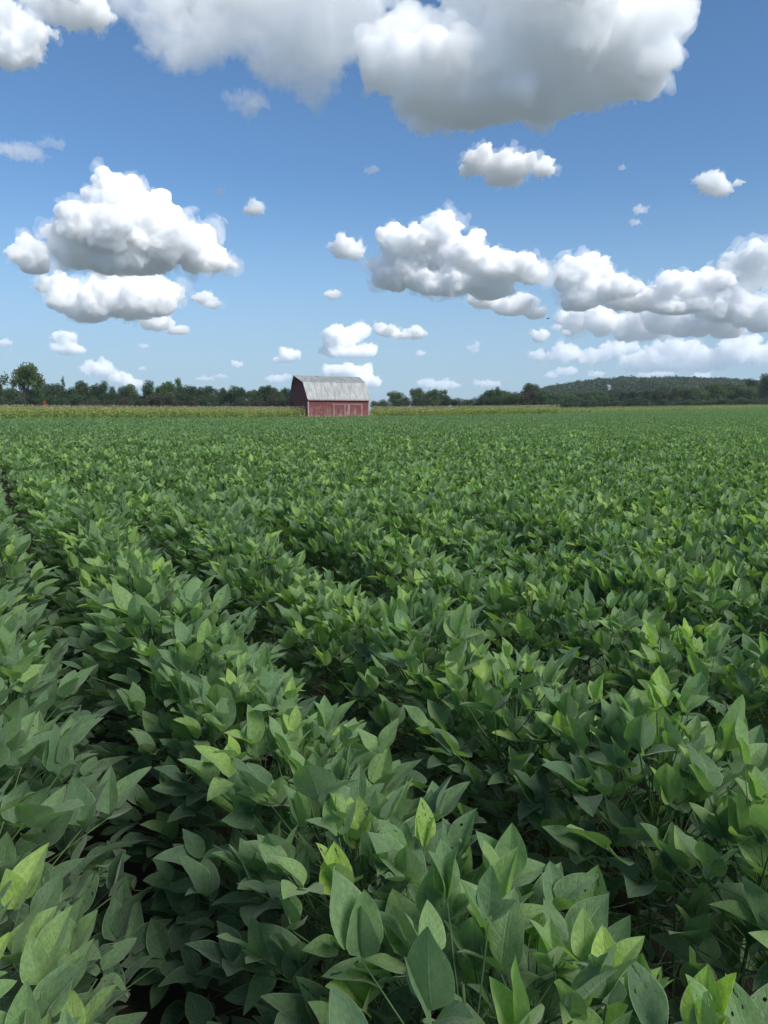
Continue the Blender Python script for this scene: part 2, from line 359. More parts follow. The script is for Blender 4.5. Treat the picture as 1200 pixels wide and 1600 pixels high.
# ------------------------------------------------------------------ leaf materials
def leaf_material(name, detail, hue=(0, 0, 0)):
    m, t = mat(name)
    at = t.add('ShaderNodeAttribute', {'attribute_name': 'tone'}).outputs['Fac']
    oi = t.add('ShaderNodeObjectInfo').outputs['Random']
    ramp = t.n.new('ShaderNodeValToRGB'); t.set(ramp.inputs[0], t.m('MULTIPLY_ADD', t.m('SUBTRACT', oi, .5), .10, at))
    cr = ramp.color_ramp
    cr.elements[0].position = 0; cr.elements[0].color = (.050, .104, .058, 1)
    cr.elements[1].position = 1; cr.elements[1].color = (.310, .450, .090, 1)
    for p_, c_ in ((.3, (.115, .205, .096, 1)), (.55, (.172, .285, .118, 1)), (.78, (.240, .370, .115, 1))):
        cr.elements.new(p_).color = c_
    col = ramp.outputs[0]
    geo = t.add('ShaderNodeNewGeometry')
    back = geo.outputs['Backfacing']
    bmp = None
    if detail:
        uv = t.add('ShaderNodeSeparateXYZ', None, i0=t.add('ShaderNodeUVMap').outputs[0])
        u = t.m('ABSOLUTE', t.m('MULTIPLY_ADD', uv.outputs[0], 2.0, -1.0)); v = uv.outputs[1]
        tcv = t.add('ShaderNodeTexCoord').outputs['UV']
        nz = t.noise(t.vm('ADD', tcv, t.vm('MULTIPLY', t.add('ShaderNodeCombineXYZ', None, i0=at, i1=oi).outputs[0], (37, 11, 0))), 9, 3, .6)
        wob = t.m('MULTIPLY_ADD', nz.outputs[0], .12, -.06)
        mid = t.step(u, .012, .07, 1, 0)
        ph = t.m('ADD', t.m('MULTIPLY', t.m('SUBTRACT', v, t.m('MULTIPLY', t.m('POWER', u, .85), .26)), 7.5), t.m('MULTIPLY', wob, 3))
        lat = t.m('ABSOLUTE', t.m('SUBTRACT', t.m('FRACT', ph), .5))
        lat = t.m('MULTIPLY', t.step(lat, .02, .10, 1, 0), t.step(u, .8, .98, 1, 0))
        vein = t.m('MAXIMUM', mid, t.m('MULTIPLY', lat, .55))
        col = t.mix(t.m('MULTIPLY', vein, .26), col, (.22, .34, .15))
        edge = t.step(u, .93, .99)
        col = t.mix(t.m('MULTIPLY', edge, .55), col, (.34, .44, .26))
        mot = t.step(nz.outputs[0], .3, .7, .82, 1.15)
        col = t.mix(1.0, col, t.add('ShaderNodeCombineXYZ', None, i0=mot, i1=mot, i2=mot).outputs[0], 'MULTIPLY')
        # fine net of puckers between the veins
        puck = t.add('ShaderNodeTexVoronoi', {'voronoi_dimensions': '2D'}, Vector=t.vm('MULTIPLY', tcv, (1.0, 1.6, 1)), Scale=17).outputs['Distance']
        hgt = t.m('ADD', t.m('MULTIPLY', vein, -.9), t.m('MULTIPLY', puck, -.30))
        hgt = t.m('ADD', hgt, t.m('MULTIPLY', nz.outputs[0], .5))
        bmp = t.add('ShaderNodeBump', None, Strength=.55, Distance=.0022, Height=hgt).outputs[0]
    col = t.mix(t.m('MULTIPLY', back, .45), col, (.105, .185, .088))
    pb = t.add('ShaderNodeBsdfPrincipled', None, Base_Color=col, Roughness=.58, Specular_IOR_Level=.34)
    pb.inputs['Sheen Weight'].default_value = .22; pb.inputs['Sheen Roughness'].default_value = .5
    if bmp: t.l.new(bmp, pb.inputs['Normal'])
    tcol = t.mix(1.0, col, (1.5, 1.65, .55), 'MULTIPLY')
    tr = t.add('ShaderNodeBsdfTranslucent', None, Color=tcol)
    ms = t.add('ShaderNodeMixShader', None, i0=.46); t.l.new(pb.outputs[0], ms.inputs[1]); t.l.new(tr.outputs[0], ms.inputs[2])
    if name == 'chewed_leaf':
        nh = t.noise(tcv, 5.5, 2, .5).outputs[0]
        hole = t.m('GREATER_THAN', nh, .635)
        tp = t.add('ShaderNodeBsdfTransparent')
        m2 = t.add('ShaderNodeMixShader', None, i0=hole); t.l.new(ms.outputs[0], m2.inputs[1]); t.l.new(tp.outputs[0], m2.inputs[2]); ms = m2
    out(t, ms); return m
M_leaf = leaf_material('soybean_leaf', True)
M_chew = leaf_material('chewed_leaf', True)
M_field = leaf_material('soybean_leaf_plain', False)
def simple(name, c, rough=.8, var=.25, scale=6, spec=.3):
    m, t = mat(name)
    n_ = t.noise(t.add('ShaderNodeTexCoord').outputs['Object'], scale, 4).outputs[0]
    f = t.step(n_, .3, .7, 1 - var, 1 + var, False)
    col = t.mix(1.0, c, t.add('ShaderNodeCombineXYZ', None, i0=f, i1=f, i2=f).outputs[0], 'MULTIPLY')
    out(t, t.add('ShaderNodeBsdfPrincipled', None, Base_Color=col, Roughness=rough, Specular_IOR_Level=spec)); return m
M_stem = simple('green_stem', (.075, .13, .045), .6, .3, 30)
M_bark = simple('bark', (.10, .085, .07), .9, .35, 3)

# ------------------------------------------------------------------ ground
m, t = mat('field_soil')
pos = t.add('ShaderNodeNewGeometry').outputs['Position']
n1 = t.noise(pos, 9, 6, .65).outputs[0]; n2 = t.noise(pos, .02, 4, .6).outputs[0]
soil = t.mix(n1, (.016, .013, .009), (.045, .036, .026))
grass = t.mix(n2, (.095, .115, .112), (.145, .168, .162))
py = t.add('ShaderNodeSeparateXYZ', None, i0=pos).outputs[1]
col = t.mix(t.step(py, 120, 170), soil, grass)
pb = t.add('ShaderNodeBsdfPrincipled', None, Base_Color=col, Roughness=.95, Specular_IOR_Level=.15)
t.l.new(t.add('ShaderNodeBump', None, Strength=.8, Distance=.03, Height=n1).outputs[0], pb.inputs['Normal'])
out(t, pb)
gx = np.concatenate([-np.geomspace(9000, 70, 26), np.linspace(-60, 60, 41), np.geomspace(70, 9000, 26)])
gy = np.concatenate([-np.geomspace(6000, 30, 12), np.linspace(-20, 300, 81), np.geomspace(320, 12000, 24)])
X, Y = np.meshgrid(gx, gy); Z = terrain(X, Y)
nx = len(gx); ii = np.arange(len(gy) - 1)[:, None] * nx + np.arange(nx - 1)[None]
Q = np.stack([ii, ii + 1, ii + nx + 1, ii + nx], -1).reshape(-1, 4)
tag(link('ground', npmesh('ground', np.stack([X, Y, Z], -1).reshape(-1, 3), Q, m, smooth=True)), kind='structure')

# ------------------------------------------------------------------ soybean rows
RA = R(28.8)                                   # rows run away to the left
RD = np.array([-sin(RA), cos(RA)]); RN = np.array([cos(RA), sin(RA)])
ROW = .762
U0 = (.315 + .435) * cos(RA)                    # first row centre right of the dark furrow
def row_coord(x, y): return x * RN[0] + y * RN[1]
def canopy(x, y):
    """height of the crop at a point: row ridges, hollows and taller patches"""
    u = (row_coord(x, y) - U0) / ROW; f = np.abs(u - np.round(u)) * 2
    ft = .5 + .5 * np.sin(x * .9 + np.sin(y * .6) * 1.7) * np.sin(y * .75 + np.cos(x * .5) * 2)
    return .86 - .33 * f ** 2.4 + .09 * (ft - .5) + .04 * np.sin(x * 2.9 + y * 1.3) * np.sin(y * 2.3 - x)

def make_plant(seed, tmpl, height=.86, leaf=M_leaf, ntri=15, young=.25):
    r = np.random.default_rng(seed)
    H0 = height
    zs = np.sort(r.uniform(.0, 1.0, ntri) ** .72 * .86 + .14) * H0
    phi = np.arange(ntri) * 2.4 + r.uniform(0, 6)
    st = MB()
    lean = r.normal(0, .03, 2)
    def stem_at(z): return np.array([lean[0] * (z / H0) ** 1.5, lean[1] * (z / H0) ** 1.5, z])
    st.tube([stem_at(z) for z in np.linspace(0, H0 * .86, 7)], np.linspace(.006, .0025, 7), 5)
    tips = []
    for z, f in zip(zs, phi):
        top = z / H0
        z0 = z * .78 - .03
        ln = (.11 + .23 * min(1, (1 - top) / .6) + r.uniform(-.02, .05)) if top < .93 else .05
        rr = ln * r.uniform(.75, 1.0); b0 = stem_at(z0)
        tip = np.array([b0[0] + rr * sin(f), b0[1] + rr * cos(f), z + r.uniform(-.04, .0)])
        mid = b0 * .5 + tip * .5 + np.array([0, 0, -.012])
        st.tube([b0, mid, tip], [.0021, .0017, .0014], 4)
        tips.append(tip)
    tips = np.array(tips); top = zs / H0
    pitch = np.clip(.20 + .95 * top + r.normal(0, .22, ntri), -.1, 1.38)
    size = np.where(top > .93, r.uniform(.055, .085, ntri), r.uniform(.083, .115, ntri))
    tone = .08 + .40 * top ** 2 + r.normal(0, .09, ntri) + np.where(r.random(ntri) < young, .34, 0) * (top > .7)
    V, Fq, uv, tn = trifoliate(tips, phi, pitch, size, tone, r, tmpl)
    return st, npmesh('foliage', V, Fq, leaf, uv, tn, smooth=True)

TM_NEAR = leaf_template(10, 4)
protos = []
for i in range(18):
    st, fol = make_plant(100 + i, TM_NEAR, height=.84 + .05 * random.random(), leaf=M_chew if i in (5, 11) else M_leaf, ntri=31, young=.22 if i % 3 else .7)
    tmp = st.build('stem', M_stem, smooth=True); sm = tmp.data; bpy.data.objects.remove(tmp)
    protos.append((sm, fol))
def in_view(x, y, mpx=90, near=.55):
    return y > near and abs(x) < (600 + mpx) / F * y * 1.02 + .35
cands = []
for k in range(-14, 14):
    uc = U0 + k * ROW
    for j in range(-10, 130):
        v = j * .105 + random.uniform(-.03, .03); u = uc + random.gauss(0, .03)
        x = u * RN[0] + v * RD[0]; y = u * RN[1] + v * RD[1]
        if in_view(x, y): cands.append((y, x, k))
cands.sort(key=lambda c: math.hypot(c[0], c[1]))
near = cands[:300]; R_NEAR = math.hypot(near[-1][0], near[-1][1])
print('near radius', R_NEAR)

def soy_label(k, i):
    young = i % 3 == 0; chew = i in (5, 11)
    kind = 'chewed soybean plant with holes in its leaves' if chew else ('soybean plant with yellow-green young leaves' if young else 'dark green soybean plant')
    rel = {-1: 'in the row left of the dark furrow', 0: 'in the row right beside the furrow', 1: 'in the second row right of the furrow', 2: 'in the third row right of the furrow'}.get(k)
    if rel is None: rel = 'in the rows at the lower right' if k > 2 else 'in the rows far left of the furrow'
    return kind + ' ' + rel
for idx, (y, x, k) in enumerate(near):
    i = random.randrange(18)
    root = bpy.data.objects.new('soybean_plant', None); COL.objects.link(root)
    ft = float(canopy(x, y))
    root.location = (x, y, float(terrain(x, y)) - .01); root.rotation_euler = (random.gauss(0, .06), random.gauss(0, .06), random.uniform(0, 6.28))
    s_ = ft / .86 * random.uniform(.93, 1.09) * (1 - .10 * max(0, min(1, (1.6 - math.hypot(x, y)) / .8))); root.scale = (s_, s_, s_)
    root.empty_display_size = .1
    tag(root, soy_label(k, i), 'soybean plant', 'soybean plants nearest the camera, ' + soy_label(k, i).split(' in the ')[-1])
    link('stem', protos[i][0], root); link('foliage', protos[i][1], root)

# the rest of the crop, thousands of plants: one object
def scatter(r0, r1, dens, keep_row=True):
    A = (690 / F * 1.04)
    ymax = r1
    n = int(dens * A * ymax * ymax)
    y = np.sqrt(rng.random(n)) * ymax; x = (rng.random(n) * 2 - 1) * (A * y + 1.2)
    d = np.hypot(x, y); ok = (d >= r0) & (d < r1) & (y > .5)
    ok &= y < 131 + .62 * x + np.where(x > 34, 12 + .35 * (x - 34), 0) + 2 * np.sin(x * .2)
    x, y = x[ok], y[ok]
    u = (row_coord(x, y) - U0) / ROW; du = u - np.round(u)
    pull = .70                                                       # bunch plants into their rows
    shift = -du * (1 - pull) * ROW + rng.normal(0, .055, len(x))
    return x + shift * RN[0], y + shift * RN[1]
parts = []
def field_zone(r0, r1, dens, tmpl, size, keep, depth, wavy=True, vr=1.0):
    x, y = scatter(r0, r1, dens); n = len(x)
    big = .5 + .5 * np.sin(x * .21 + y * .05 + np.sin(y * .09) * 2) * np.sin(y * .13 + x * .04)
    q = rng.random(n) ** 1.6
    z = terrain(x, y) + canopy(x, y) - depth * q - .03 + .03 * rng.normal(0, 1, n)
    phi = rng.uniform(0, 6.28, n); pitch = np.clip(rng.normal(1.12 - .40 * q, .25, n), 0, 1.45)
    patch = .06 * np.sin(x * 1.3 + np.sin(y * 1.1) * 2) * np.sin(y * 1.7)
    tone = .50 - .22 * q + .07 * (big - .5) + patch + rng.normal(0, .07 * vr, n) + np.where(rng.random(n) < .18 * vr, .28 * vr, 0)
    P0 = np.stack([x, y, z - size * .35], 1)
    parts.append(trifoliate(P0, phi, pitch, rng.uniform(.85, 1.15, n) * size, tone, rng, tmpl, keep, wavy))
    print('zone', r0, r1, n * keep)
field_zone(R_NEAR, 11, 240, leaf_template(6, 2), .098, 3, .48)
field_zone(11, 24, 150, leaf_template(4, 1), .102, 3, .32)
field_zone(24, 60, 62, leaf_template(2, 1), .112, 3, .22, False, .7)
field_zone(60, 260, 16, leaf_template(2, 1), .15, 2, .18, False, .45)
V, Fq, uv, tn = joinm(*parts)
soy = link('soybean_field', npmesh('soybean_field', V, Fq, M_field, uv, tn, smooth=True))
tag(soy, 'dense rows of green soybean plants stretching away to the red barn', 'soybean crop', kind='stuff')
print('field faces', len(Fq))

# ------------------------------------------------------------------ corn
def corn_mat(name, a, b):
    m, t = mat(name)
    at = t.add('ShaderNodeAttribute', {'attribute_name': 'tone'}).outputs['Fac']
    oi = t.add('ShaderNodeObjectInfo').outputs['Random']
    ramp = t.n.new('ShaderNodeValToRGB'); t.set(ramp.inputs[0], t.m('MULTIPLY_ADD', t.m('SUBTRACT', oi, .5), .2, at))
    cr = ramp.color_ramp; cr.elements[0].position = 0; cr.elements[0].color = a; cr.elements[1].position = .55; cr.elements[1].color = b
    cr.elements.new(.8).color = (.33, .30, .14, 1); cr.elements.new(1).color = (.50, .42, .26, 1)
    pb = t.add('ShaderNodeBsdfPrincipled', None, Base_Color=ramp.outputs[0], Roughness=.6, Specular_IOR_Level=.3)
    tr = t.add('ShaderNodeBsdfTranslucent', None, Color=ramp.outputs[0])
    ms = t.add('ShaderNodeMixShader', None, i0=.3); t.l.new(pb.outputs[0], ms.inputs[1]); t.l.new(tr.outputs[0], ms.inputs[2]); out(t, ms); return m
M_corn = corn_mat('corn_leaf', (.11, .185, .045, 1), (.30, .40, .09, 1))
def corn_batch(x, y, H, r, base_tone=0.):
    """blades, stalk and tassel of many stalks as strips of quads"""
    n = len(x); g = terrain(x, y); V = []; Q = []; Tn = []; b = 0
    def strip(pts, wdt, sidev, tone):      # pts (n,m,3) centre line, wdt (m,)
        nonlocal b
        mm = pts.shape[1]
        A_ = pts - sidev[:, None] * wdt[None, :, None]; B_ = pts + sidev[:, None] * wdt[None, :, None]
        v = np.stack([A_, B_], 2).reshape(-1, 3); V.append(v)
        base = b + np.arange(n)[:, None] * (2 * mm) + np.arange(mm - 1)[None] * 2
        Q.append(np.stack([base, base + 1, base + 3, base + 2], -1).reshape(-1, 4)); b += len(v)
        Tn.append(np.repeat(tone, 2 * mm))
    ph = r.uniform(0, 6.28, n); yel = r.normal(0, .10, n) + base_tone
    for a in (0, 1.57):
        sv = np.stack([np.cos(ph + a), np.sin(ph + a), 0 * ph], 1)
        z = np.linspace(0, .88, 3)
        pts = np.stack([np.repeat(x[:, None], 3, 1), np.repeat(y[:, None], 3, 1), g[:, None] + H[:, None] * z[None]], -1)
        strip(pts, np.array([.018, .016, .01]), sv, .45 + yel)
    for j in range(9):
        f = ph + j * pi + r.normal(0, .4, n); h0 = H * (.12 + .085 * j) ; ln = r.uniform(.45, .75, n) * (1 if 1 < j < 7 else .7)
        tt = np.linspace(0, 1, 4)
        rr = ln[:, None] * (tt * .85)[None]; zz = h0[:, None] + ln[:, None] * (.75 * tt - .95 * tt ** 2)[None] * r.uniform(.6, 1.2, (n, 1))
        dx, dy = np.cos(f), np.sin(f)
        pts = np.stack([x[:, None] + dx[:, None] * rr, y[:, None] + dy[:, None] * rr, g[:, None] + zz], -1)
        sv = np.stack([-dy, dx, r.normal(0, .5, n)], 1)
        tone = .18 + .05 * j + yel + r.normal(0, .08, n) + (np.where(r.random(n) < .5, .4, 0) if j < 2 else 0)
        strip(pts, np.array([.035, .05, .04, .004]), sv, tone)
    for j in range(4):
        f = ph + j * 1.6; tl = r.uniform(.16, .3, n)
        sp = .25 if j else .0
        pts = np.stack([np.stack([x, x + np.cos(f) * tl * sp], 1), np.stack([y, y + np.sin(f) * tl * sp], 1), np.stack([g + H * .88, g + H * .88 + tl], 1)], -1)
        strip(pts, np.array([.018, .012]), np.stack([-np.sin(f), np.cos(f), 0 * f], 1), .85 + r.normal(0, .08, n))
    return np.concatenate(V), np.concatenate(Q), np.concatenate(Tn)
def edge_y(x): return 132.5 + .62 * x
# 300 stalks of the front row as things
cp = []
for i in range(8):
    v, q, tn_ = corn_batch(np.zeros(1), np.zeros(1), np.array([2.35 + .05 * i]), np.random.default_rng(i), 0.02 * i)
    v[:, 2] -= float(terrain(0, 0)); cp.append(npmesh('corn_stalk', v, q, M_corn, tone=tn_))
fx = np.linspace(-66, 37.5, 360) + rng.normal(0, .05, 360)
fy = edge_y(fx) + rng.normal(0, .25, 360)
okb = (fx < -18.2) | (fx > -2.2)
fx, fy = fx[okb][:300], fy[okb][:300]
print('corn individuals', len(fx))
for i, (x, y) in enumerate(zip(fx, fy)):
    o = link('corn_stalk', cp[random.randrange(8)]); o.location = (x, y, float(terrain(x, y))); o.rotation_euler.z = random.uniform(0, 6.28)
    s_ = random.uniform(.88, 1.06); o.scale = (s_, s_, s_)
    side = 'left of' if x < -10 else 'right of'
    tag(o, 'tall corn stalk with tan tassel in the front row of corn %s the barn' % side, 'corn stalk', 'corn stalks along the field edge %s the barn' % side)
# barn pose needed to leave its footprint free
BTH = R(28); BC = np.array([-13.05, 126.5]); BL, BW = 11.75, 8.2
def in_barn(x, y, mg=1.0):
    dx, dy = x - BC[0], y - BC[1]
    a = dx * cos(BTH) + dy * sin(BTH); c = -dx * sin(BTH) + dy * cos(BTH)
    return (a > -mg) & (a < BL + mg) & (c > -mg - 3) & (c < BW + mg)
cx = []; cy = []
for rr in range(44):
    n = int(105 / (.22 if rr < 4 else (.5 if rr < 12 else 1.1)))
    x = np.linspace(-72, 37.5, n) + rng.normal(0, .08, n); y = edge_y(x) + .76 * (rr + 1) + rng.normal(0, .06, n)
    cx.append(x); cy.append(y)
x = rng.uniform(-66, 37.5, 260); cx.append(x); cy.append(edge_y(x) + rng.normal(0, .2, 260))
cx = np.concatenate(cx); cy = np.concatenate(cy); ok = ~in_barn(cx, cy); cx, cy = cx[ok], cy[ok]
v, q, tn_ = corn_batch(cx, cy, rng.uniform(2.3, 2.85, len(cx)), rng, .04 * np.sin(cx * .25))
print('corn faces', len(q), len(cx))
tag(link('corn_field', npmesh('corn_field', v, q, M_corn, tone=tn_)), 'ripening corn behind the soybeans on both sides of the barn', 'corn crop', kind='stuff')
# far right block, lower and yellower
xs = []; ys = []
for rr in range(30):
    n = 420 if rr < 5 else 160
    x = np.linspace(43, 175, n) + rng.normal(0, .3, n); y = edge_y(x) + 14 + .35 * (x - 34) + rr * 1.1 + rng.normal(0, .5, n); xs.append(x); ys.append(y)
xs = np.concatenate(xs); ys = np.concatenate(ys)
v, q, tn_ = corn_batch(xs, ys, rng.uniform(1.5, 2.2, len(xs)) * (1 + .06 * np.sin(xs * .3)), rng, .03 + .08 * np.sin(xs * .11 + 1))
tag(link('corn_field', npmesh('corn_field', v, q, M_corn, tone=tn_)), 'low yellow-green corn in front of the wooded hill', 'corn crop', kind='stuff')

# ------------------------------------------------------------------ weeds
def tuft_mesh(x, y, h, wdt, tone, r, blades=9, spread=.35):
    n = len(x); V = []; Q = []; Tn = []; b = 0; g = terrain(x, y)
    for j in range(blades):
        f = r.uniform(0, 6.28, n); ln = h * r.uniform(.6, 1.1, n); sp = r.uniform(.1, 1, n) * spread * ln
        ox = r.normal(0, .12, n); oy = r.normal(0, .12, n)
        p0 = np.stack([x + ox, y + oy, g], 1); p1 = p0 + np.stack([np.cos(f) * sp * .5, np.sin(f) * sp * .5, ln * .65], 1); p2 = p0 + np.stack([np.cos(f) * sp, np.sin(f) * sp, ln], 1)
        sv = np.stack([-np.sin(f), np.cos(f), 0 * f], 1) * wdt
        v = np.stack([p0 - sv * .5, p0 + sv * .5, p1 - sv, p1 + sv, p2 - sv * .1, p2 + sv * .1], 1).reshape(-1, 3)
        base = b + np.arange(n) * 6
        Q += [np.stack([base, base + 1, base + 3, base + 2], 1), np.stack([base + 2, base + 3, base + 5, base + 4], 1)]
        V.append(v); Tn.append(np.repeat(tone + r.normal(0, .06, n), 6)); b += len(v)
    return np.concatenate(V), np.concatenate(Q), np.concatenate(Tn)
n = 420; x = rng.uniform(-66, 36, n); y = edge_y(x) - rng.uniform(.3, 1.6, n); ok = (x < -17.5) | (x > -2); x, y = x[ok], y[ok]
v, q, tn_ = tuft_mesh(x, y, rng.uniform(.7, 1.35, len(x)), .05, np.full(len(x), .5), rng)
tag(link('field_edge_weeds', npmesh('weeds', v, q, M_corn, tone=tn_)), 'pale green weeds along the front of the corn', 'weeds', kind='stuff')
n = 520; a = rng.uniform(-4.5, BL + 1.5, n); c = -rng.uniform(.3, 1.7, n)
x = BC[0] + a * cos(BTH) - c * sin(BTH); y = BC[1] + a * sin(BTH) + c * cos(BTH)
v, q, tn_ = tuft_mesh(x, y, rng.uniform(.6, 1.25, n), .03, np.full(n, .84), rng, 8)
tag(link('dry_weeds', npmesh('weeds', v, q, M_corn, tone=tn_)), 'dry tan weeds along the foot of the barn', 'weeds', kind='stuff')
n = 300; x = rng.uniform(40, 125, n); y = edge_y(x) + 11 + .35 * (x - 34) + rng.uniform(-.5, 2, n)
v, q, tn_ = tuft_mesh(x, y, rng.uniform(.8, 1.6, n), .07, rng.uniform(.2, .75, n), rng, 14, .5)
tag(link('margin_weeds', npmesh('weeds', v, q, M_corn, tone=tn_)), 'rough yellow and green weeds at the far right field margin', 'weeds', kind='stuff')

# ------------------------------------------------------------------ barn
def barn_wood(name, paint, bare, wear, dark=1.0):
    m, t = mat(name)
    oc = t.add('ShaderNodeTexCoord').outputs['Object']
    sx = t.add('ShaderNodeSeparateXYZ', None, i0=oc)
    run = t.m('ADD', sx.outputs[0], sx.outputs[1])
    bd = t.m('MULTIPLY', run, 4.2)
    bid = t.m('FLOOR', bd); fr = t.m('FRACT', bd)
    bn = t.add('ShaderNodeTexWhiteNoise', {'noise_dimensions': '1D'}, W=bid).outputs['Value']
    st = t.noise(t.vm('MULTIPLY', oc, (7, 7, .55)), 1.6, 5, .65).outputs[0]
    blot = t.noise(oc, 1.1, 4, .6).outputs[0]
    low = t.step(sx.outputs[2], .2, 3.6, .20, -.06, False)
    wv_ = t.m('ADD', t.m('ADD', st, t.m('MULTIPLY', t.m('SUBTRACT', bn, .5), .22)), t.m('ADD', low, t.m('MULTIPLY', t.m('SUBTRACT', blot, .5), .5)))
    f = t.step(wv_, .66 - wear, .98 - wear)
    col = t.mix(f, paint, bare)
    col = t.mix(t.m('MULTIPLY', bn, .35), col, tuple(c_ * .6 for c_ in paint))
    gap = t.step(fr, .0, .07, .35, 1)
    col = t.mix(1.0, col, t.add('ShaderNodeCombineXYZ', None, i0=gap, i1=gap, i2=gap).outputs[0], 'MULTIPLY')
    out(t, t.add('ShaderNodeBsdfPrincipled', None, Base_Color=col, Roughness=.85, Specular_IOR_Level=.2)); return m
M_front = barn_wood('weathered_red_boards', (.175, .056, .054), (.38, .28, .26), .12)
M_gable = barn_wood('dark_red_boards', (.165, .052, .058), (.26, .16, .16), -.04)
M_door = barn_wood('worn_door_boards', (.170, .058, .056), (.38, .28, .26), .16)
M_trim = simple('faded_trim', (.35, .255, .24), .8, .3, 5)
m, t = mat('weathered_metal_roof'); M_roof = m
oc = t.add('ShaderNodeTexCoord').outputs['Object']
st = t.noise(t.vm('MULTIPLY', oc, (1.4, .25, .25)), 2.2, 5, .6).outputs[0]
bl = t.noise(oc, .9, 5, .65).outputs[0]
col = t.mix(t.step(st, .32, .7), (.19, .205, .20), (.36, .37, .355)); col = t.mix(t.m('MULTIPLY', t.step(bl, .55, .75), .45), col, (.20, .20, .185))
px_ = t.add('ShaderNodeSeparateXYZ', None, i0=oc).outputs[0]
seam = t.m('ABSOLUTE', t.m('SUBTRACT', t.m('FRACT', t.m('MULTIPLY', px_, 1.55)), .5))
col = t.mix(t.m('MULTIPLY', t.step(seam, .0, .06, 1, 0), .4), col, (.18, .18, .17))
pb = t.add('ShaderNodeBsdfPrincipled', None, Base_Color=col, Roughness=.55, Metallic=.25, Specular_IOR_Level=.4)
hg = t.m('SINE', t.m('MULTIPLY', px_, 60))
t.l.new(t.add('ShaderNodeBump', None, Strength=.3, Distance=.02, Height=hg).outputs[0], pb.inputs['Normal']); out(t, pb)

barn = bpy.data.objects.new('barn', None); COL.objects.link(barn)
barn.location = (BC[0], BC[1], float(terrain(*BC))); barn.rotation_euler.z = BTH
tag(barn, 'old red wooden barn with pale metal gambrel roof beside the corn', 'barn')
EZ, KZ, RZ = 3.90, 6.72, 7.95; KY = 1.45          # eave, knuckle, ridge heights; knuckle inset
mid = BW / 2
b = MB(); b.box(0, BL, 0, .12, 0, EZ); b.build('front_wall', M_front, barn)
b = MB(); b.box(0, BL, BW - .12, BW, 0, EZ); b.build('back_wall', M_front, barn)
prof = [(.122, 0), (BW - .122, 0), (BW - .122, EZ), (BW - KY, KZ - .05), (mid, RZ - .05), (KY, KZ - .05), (.122, EZ)]
b = MB(); b.prism(prof, 0.0, .12); b.build('gable_wall', M_gable, barn)
b = MB(); b.prism(prof, BL - .12, BL); b.build('gable_wall', M_front, barn)
# gambrel roof shell, its peak drawn out into a hay hood over the near gable
rp = [(-.28, EZ - .12), (KY, KZ), (mid, RZ), (BW - KY, KZ), (BW + .28, EZ - .12)]
ovl = [-.12, -.30, -.95, -.30, -.12]
b = MB(); th = .07
def off(p, i):
    return (p[0], p[1] + th)
nxs = 14
top = []; bot = []
for i, p in enumerate(rp):
    xsr = np.linspace(ovl[i], BL + .12, nxs)
    top.append([(xx, p[0], p[1] + th + .02 * math.sin(xx * 1.7 + i)) for xx in xsr]); bot.append([(xx, p[0], p[1] + .02 * math.sin(xx * 1.7 + i)) for xx in xsr])
for i in range(4):
    for j in range(nxs - 1):
        b.quad([top[i][j], top[i][j + 1], top[i + 1][j + 1], top[i + 1][j]]); b.quad([bot[i][j], bot[i + 1][j], bot[i + 1][j + 1], bot[i][j + 1]])
    b.quad([top[i][0], top[i + 1][0], bot[i + 1][0], bot[i][0]]); b.quad([top[i][-1], bot[i][-1], bot[i + 1][-1], top[i + 1][-1]])
for i in (0, 4):
    for j in range(nxs - 1): b.quad([top[i][j], bot[i][j], bot[i][j + 1], top[i][j + 1]])
roof = b.build('roof', M_roof, barn)
b = MB(); b.box(0, BL, -.30, -.27, EZ - .24, EZ - .05); b.build('fascia', M_trim, barn)
b = MB(); b.box(-.02, .24, -.03, .0, 0, EZ - .25); b.build('corner_board', M_trim, barn)
b = MB(); b.box(BL - .16, BL + .02, -.03, .0, 0, EZ - .25); b.build('corner_board', M_trim, barn)
dx0, dx1, dz = 4.75, 10.35, 2.95; dm = (dx0 + dx1) / 2 + .15
for a0, a1 in ((dx0, dm - .03), (dm + .03, dx1)):
    b = MB(); b.box(a0, a1, -.10, -.04, .15, dz); d = b.build('door', M_door, barn)
    b = MB(); b.box(a0, a0 + .16, -.125, -.10, .15, dz); b.box(a1 - .14, a1, -.125, -.10, .15, dz); b.build('door_stile', M_trim, d)
b = MB(); b.box(6.9, 7.02, -.118, -.10, .15, dz - .02); b.build('batten', M_trim, barn)
b = MB(); b.box(dx0 - .25, dx1 + .1, -.14, -.03, dz + .03, dz + .13); b.build('door_track', M_trim, barn)

# ------------------------------------------------------------------ trees
def crown_material(name, a, b_):
    m, t = mat(name)
    g_ = t.add('ShaderNodeNewGeometry').outputs['Position']
    oi = t.add('ShaderNodeObjectInfo').outputs['Random']
    n_ = t.noise(g_, .45, 3, .6).outputs[0]
    wn_ = t.add('ShaderNodeAttribute', {'attribute_name': 'tone'}).outputs['Fac']
    f = t.m('ADD', t.m('MULTIPLY', n_, .5), t.m('ADD', t.m('MULTIPLY', wn_, .5), t.m('MULTIPLY', t.m('SUBTRACT', oi, .5), .35)), clamp=True)
    col = t.mix(f, a, b_)
    pb = t.add('ShaderNodeBsdfPrincipled', None, Base_Color=col, Roughness=.65, Specular_IOR_Level=.25)
    tr = t.add('ShaderNodeBsdfTranslucent', None, Color=col)
    ms = t.add('ShaderNodeMixShader', None, i0=.25); t.l.new(pb.outputs[0], ms.inputs[1]); t.l.new(tr.outputs[0], ms.inputs[2]); out(t, ms); return m
M_dark = crown_material('dark_tree_leaves', (.020, .045, .020), (.065, .110, .042))
